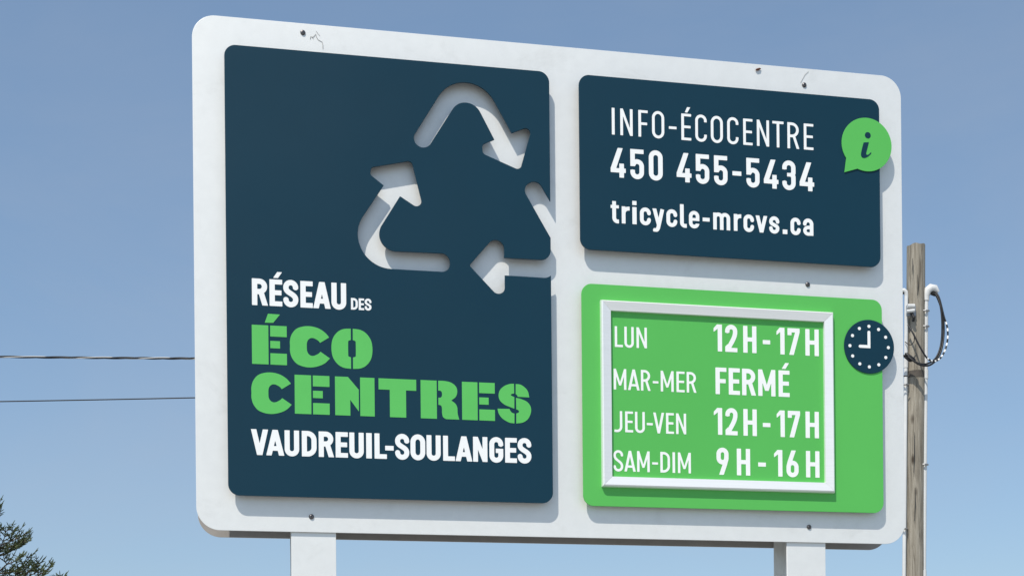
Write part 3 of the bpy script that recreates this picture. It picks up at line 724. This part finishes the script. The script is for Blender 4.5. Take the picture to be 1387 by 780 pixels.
# drying cracks: narrow dark grooves modelled as slivers set into the shaft
for (xa, ya, xb, yb) in ((1238.5, 585, 1237.5, 640), (1239.5, 660, 1238.6, 705), (1236, 350, 1235.4, 372), (1243, 372, 1242.6, 400)):
    MB().tube([P3(xa, ya, -.118), P3((xa+xb)/2+.6, (ya+yb)/2, -.119), P3(xb, yb, -.119)], [.002, .005, .002], 5).build('drying_crack', M_dark, pole)
def conduit(x0_, y0_, x1_, y1_, r_, dy, couplings):
    a_ = P3(x0_, y0_, dy); d_ = (P3(x1_, y1_, dy)-a_).normalized(); b_ = a_+d_*((a_.z+.1)/-d_.z)
    o = MB().tube([a_, b_], r_, 20).build('conduit', M_pvc, pole, 40)
    for yc in couplings:
        t = (yc-y0_)/(y1_-y0_); c0 = P3(x0_+(x1_-x0_)*t, yc, dy)
        q = MB().tube([c0, c0+d_*.10], r_*1.22, 20).build('coupling', M_pvc, None, 40); q.parent = o
    return o
cr = conduit(1254.2, 400, 1251.0, 775, 3.3*mpx, -.03, (501, 772))
cl_ = conduit(1227.6, 400, 1224.5, 775, 2.5*mpx, -.07, (486, ))
# clamps round the conduits
def clamp(x, y, w_, dy, sgn=1):
    MB().tube([P3(x-w_*.5-2, y+.2, dy), P3(x-w_*.5, y-.4, dy-.04), P3(x, y-.4, dy-.055), P3(x+w_*.5, y-.4, dy-.03), P3(x+w_*.5+1.2, y, dy+.02)], .011, 6).build('pipe_clamp', M_porc, pole, 40)
for x, y in ((1253.6, 421), (1253.4, 442), (1252.2, 629), ): clamp(x, y, 6.6, -.03)
for x, y in ((1226.6, 521), (1225.2, 716)): clamp(x, y, 5, -.07)
# weatherheads: a hooded elbow
def weatherhead(x, y, s, dy, flip=1):
    pts = [P3(x, y+9*s, dy), P3(x, y+3*s, dy), P3(x+1.5*s*flip, y-3*s, dy), P3(x+6*s*flip, y-6.5*s, dy), P3(x+11*s*flip, y-6*s, dy), P3(x+15*s*flip, y-1.5*s, dy)]
    o = MB().tube(pts, [3.9*mpx*s, 4.2*mpx*s, 5.2*mpx*s, 5.4*mpx*s, 4.6*mpx*s, 2.2*mpx*s], 16).build('weatherhead', M_pvc, pole, 60)
    f = MB().tube([P3(x+6*s*flip, y-2*s, dy), P3(x+12*s*flip, y+1.5*s, dy)], [3.4*mpx*s, 2.4*mpx*s], 12).build('cable_opening', M_dark, None, 60)
    f.parent = o
weatherhead(1254.2, 397.5, 1.1, -.03, 1)
weatherhead(1227.6, 397.5, .62, -.07, -1)
# bracket with insulator
br = MB(); br.box(-.5, .5, -.5, .5, -.5, .5); brv = [Vector((v[0]*.10, v[1]*.03, v[2]*.12))+P3(1234, 421, -.13) for v in br.v]
bo = mesh_from('insulator_bracket', brv, br.f, M_porc, pole)
MB().tube([P3(1229, 414.5, -.17), P3(1238.5, 414.5, -.17)], .024, 12).build('insulator', M_pvc, pole, 40)
MB().tube([P3(1228, 421.5, -.17), P3(1238.5, 420.5, -.17)], .020, 12).build('insulator', M_pvc, pole, 40)
MB().tube([P3(1235, 424, -.15), P3(1237.5, 430, -.17), P3(1237, 435, -.14)], .016, 8).build('insulator_hook', M_dark, pole, 40)
M_band = mat('dark brown band', (.10, .085, .07, 1), .8, mottle=.3, scale=20)
# dark brown band round the shaft
vs_, fs = [], []
for z in (P3(1238, 504, 0).z, P3(1238, 513, 0).z):
    c0 = pt.lerp(pb, (pt.z-z)/(pt.z-pb.z))
    for k in range(40): vs_.append((c0.x+(12.6*mpx)*math.cos(2*math.pi*k/40), c0.y+(12.6*mpx)*math.sin(2*math.pi*k/40), z))
for k in range(40): fs.append((k, (k+1) % 40, 40+(k+1) % 40, 40+k))
mesh_from('dark_band', vs_, fs, M_band, pole, 40)
def spl(pts, n_=8):
    out = []
    for i in range(len(pts)-1):
        p0, p1, p2, p3 = pts[max(i-1, 0)], pts[i], pts[i+1], pts[min(i+2, len(pts)-1)]
        for j in range(n_):
            t = j/n_; out.append(.5*((2*p1)+(p2-p0)*t+(2*p0-5*p1+4*p2-p3)*t*t+(3*p1-p0-3*p2+p3)*t**3))
    return out+[pts[-1]]
loop1 = spl([P3(*p) for p in ((1264, 396, -.03), (1270, 404, -.06), (1276.5, 424, -.1), (1278.5, 448, -.12), (1276, 470, -.16), (1270, 485, -.2), (1259, 494.5, -.24), (1247, 494, -.26), (1238, 489, -.25), (1230, 483, -.22))])
MB().tube(loop1, .011, 8).build('service_cable', M_black, pole, 60)
loop2 = spl([P3(*p) for p in ((1263, 395, -.03), (1269, 401, -.06), (1274, 416, -.1), (1276, 440, -.13), (1274.5, 466, -.16), (1268, 484, -.2), (1257, 492, -.23), (1246, 492.5, -.25), (1234, 487, -.22))])
MB().tube(loop2, .010, 8).build('service_cable', M_black, pole, 60)
loop3 = spl([P3(*p) for p in ((1265, 393, -.03), (1272, 403, -.08), (1278.5, 428, -.12), (1283.5, 446, -.14), (1282.5, 466, -.16), (1276, 482, -.2), (1267, 489, -.22), (1257, 486, -.24), (1249, 475, -.25), (1243, 464, -.23), (1236, 450, -.2), (1230, 440, -.15))], 14)
m = len(loop3); sc_ = MB().tube(loop3, .0095, 8).build('striped_cable', M_black, pole, 60)
for i in range(34, 104, 7):
    wq = MB().tube(loop3[i:i+4], .0104, 8).build('white_stripe', M_white, None, 60); wq.parent = sc_
MB().tube([P3(1226, 478, -.2), P3(1228, 480, -.2), P3(1238, 487.5, -.23), P3(1240, 489, -.23)], [.008, .022, .022, .008], 8).build('cable_splice', M_black, pole, 50)
MB().tube([P3(1225, 483, -.2), P3(1232, 488, -.21), P3(1235, 489, -.21)], [.010, .018, .010], 8).build('cable_splice', M_black, pole, 50)
MB().tube(spl([P3(*p) for p in ((1226, 463, -.1), (1233, 467, -.16), (1238, 462, -.18), (1238, 452, -.16))]), .005, 6).build('tie_wire', M_dark, pole, 50)

# ------------------------------------------------------------------ overhead wires (run on behind the sign to the pole)
def span(x0_, y0_, d0, x1_, y1_, d1, sag, n_=140):
    a_, b_ = Vector(at(x0_, y0_, d0)), Vector(at(x1_, y1_, d1)); out = []
    for i in range(n_+1):
        t = i/n_; p = a_.lerp(b_, t); p.z -= sag*4*t*(1-t); out.append(p)
    return out
def path_frame(pts):
    d_ = (pts[-1]-pts[0]).normalized(); s_ = Vector((0, 0, 1)); u_ = d_.cross(s_).normalized(); return u_, u_.cross(d_).normalized()
sp = span(-500, 474.2, 17.2, 1229, 481.5, 15.3, .07, 520)
u_, v_ = path_frame(sp)
drop = empty('twisted_service_cable', tuple(sp[0]), 'thick twisted black and silver overhead cable, upper of the two wires', 'overhead cable', 'overhead cables left of the sign')
for k, (mt, rad, off) in enumerate(((M_bare, .0065, .0080), (M_black, .0076, .0080), (M_black, .0076, .0080))):
    q = []
    for i, p in enumerate(sp):
        th = 2*math.pi*(i/520*22+.6*math.sin(i*.021)+k/3); q.append(p+u_*off*math.cos(th)+v_*off*math.sin(th))
    MB().tube(q, rad, 8).build('bare_strand' if k == 0 else 'insulated_strand', mt, drop, 60)
sp2 = span(-500, 549.5, 17.2, 1229, 509, 15.3, .06, 60)
t2 = MB().tube(sp2, .0072, 8).build('overhead_wire', M_black, None, 60)
tag(t2, 'thin single black overhead wire, lower of the two wires', 'overhead cable', 'overhead cables left of the sign')

# ------------------------------------------------------------------ spruce
M_needle = mat('spruce needles', (.075, .098, .034, 1), .6, 0, .3, mottle=.45, scale=5)
M_bark = mat('spruce bark', (.09, .065, .045, 1), .9, 0, .2, mottle=.4, scale=20)
TD = 12.0
tb0 = Vector(at(-50, 780, TD)); apex_z = at(-50, 700, TD)[2]
tree = empty('spruce_tree', (tb0.x, tb0.y, 0), 'dark green spruce tree at the lower left', 'tree')
MB().tube([(tb0.x, tb0.y, -.1), (tb0.x+.02, tb0.y, 1.5), (tb0.x, tb0.y+.01, apex_z-.5), (tb0.x, tb0.y, apex_z)], [.12, .09, .03, .006], 12).build('trunk', M_bark, tree, 60)
rnd = random.Random(11)
bk = MB(); nv, nf = [], []
def shoot(p, d_, ln, r_):
    "a needle-covered shoot: a lumpy spindle with short spikes all round"
    d_ = d_.normalized(); s_ = d_.cross(Vector((0.3, .2, 1))).normalized(); t_ = s_.cross(d_)
    b_ = len(nv); ks = (0, .3, .7, 1.); rs = (.55, 1., .9, .25)
    ph = rnd.random()*6
    for q, rq in zip(ks, rs):
        for k in range(4):
            th = ph+k*math.pi/2; nv.append(tuple(p+d_*ln*q+(s_*math.cos(th)+t_*math.sin(th))*r_*rq*.62))
    for i in range(3):
        for k in range(4): nf.append((b_+i*4+k, b_+i*4+(k+1) % 4, b_+(i+1)*4+(k+1) % 4, b_+(i+1)*4+k))
    m_ = max(4, int(ln/.008))
    for i in range(m_):
        th = i*2.4+ph; q = p+d_*ln*(i+.5)/m_; o_ = s_*math.cos(th)+t_*math.sin(th)
        w_ = d_.cross(o_)*.0016; e_ = q+o_*r_*1.0+d_*r_*1.2
        k0 = len(nv); nv.extend([tuple(q-w_), tuple(q+w_), tuple(e_)]); nf.append((k0, k0+1, k0+2))
def twig(p, d_, ln, lvl):
    "a side branch with alternating shoots, drooping then turned up at the tip"
    m_ = max(3, int(ln/.058)); cur = p.copy(); pts = [cur.copy()]; side = d_.cross(Vector((0, 0, 1))).normalized()
    for i in range(m_):
        t = i/m_; d2 = (d_+Vector((0, 0, .0+.45*t))+Vector((rnd.uniform(-.12, .12), rnd.uniform(-.12, .12), rnd.uniform(-.1, .1)))).normalized()
        nx_ = cur+d2*(ln/m_)
        shoot(cur, d2, ln/m_*1.08, .0065)
        for sg in (-1, 1):
            if lvl > 0 and rnd.random() < .68:
                twig(nx_, (d2*.75+side*sg*.75+Vector((0, 0, rnd.uniform(-.05, .35)))).normalized(), ln*(.48-.25*t)*rnd.uniform(.7, 1.2), lvl-1)
            elif rnd.random() < .85:
                shoot(nx_, (d2*.8+side*sg*rnd.uniform(.6, .9)+Vector((0, 0, rnd.uniform(-.25, .35)))), rnd.uniform(.028, .052), .0062)
        cur = nx_; pts.append(cur.copy())
    shoot(cur, d2+Vector((0, 0, .3)), .055, .0062)
    bk.tube(pts, [.004*(1-i/len(pts))+.0015 for i in range(len(pts))], 4, False)
z = apex_z-.12; kk = 0
while z > .5:
    h_ = apex_z-z; L0 = min(1.9, .16+.80*h_); nb = 6 if h_ < 1.6 else 5
    for j in range(nb):
        th = kk*2.399+rnd.uniform(-.2, .2); kk += 1; up_ = max(-.12, .42-.22*h_)
        if rnd.random() < .15: continue
        d0 = Vector((math.cos(th), math.sin(th), up_)).normalized()
        p = Vector((tb0.x, tb0.y, z+rnd.uniform(-.05, .05))); L1 = L0*rnd.uniform(.82, 1.12)
        m_ = max(4, int(L1/.125)); pts = [p.copy()]; cur = p.copy(); side = d0.cross(Vector((0, 0, 1))).normalized()
        for i in range(m_):
            t = i/m_; d2 = (d0+Vector((0, 0, -.30*(1-t)*min(1, h_)+.5*t*t))).normalized(); nx_ = cur+d2*(L1/m_)
            if t > .12:
                for sg in (-1, 1):
                    twig(nx_, (d2*.7+side*sg*.8+Vector((0, 0, rnd.uniform(-.1, .3)))).normalized(), (.40*(1-t)+.13)*min(1, .45+h_*.5)*rnd.uniform(.7, 1.2), 1 if h_ < 1.7 else 0)
                shoot(cur, d2, L1/m_, .010)
            cur = nx_; pts.append(cur.copy())
        twig(cur, d2+Vector((0, 0, .25)), .16, 0)
        bk.tube(pts, [.018*(1-i/len(pts))*(.4+.3*h_)+.003 for i in range(len(pts))], 5, False)
    z -= .155
bk.build('branches', M_bark, tree)
cw = mesh_from('crown', nv, nf, M_needle, tree)
cw['kind'] = 'stuff'

# ------------------------------------------------------------------ ground
gm = bpy.data.materials.new('pale bounce ground'); gm.use_nodes = True; n = gm.node_tree; N = n.nodes; L = n.links; b = N['Principled BSDF']; b.inputs['Roughness'].default_value = .9  # unseen ground, its pale tone made up to bounce light into the shadows
g1 = N.new('ShaderNodeTexNoise'); g1.inputs['Scale'].default_value = .6; g1.inputs['Detail'].default_value = 12; tc = N.new('ShaderNodeTexCoord'); L.new(tc.outputs['Object'], g1.inputs[0])
rp = N.new('ShaderNodeValToRGB'); rp.color_ramp.elements[0].position = .3; rp.color_ramp.elements[1].position = .7
rp.color_ramp.elements[0].color = (.24, .24, .225, 1); rp.color_ramp.elements[1].color = (.38, .375, .355, 1)
L.new(g1.outputs[0], rp.inputs[0]); L.new(rp.outputs[0], b.inputs['Base Color'])
g = mesh_from('ground', [(-3000, -3000, 0), (3000, -3000, 0), (3000, 3000, 0), (-3000, 3000, 0)], [(0, 1, 2, 3)], gm); g['kind'] = 'structure'
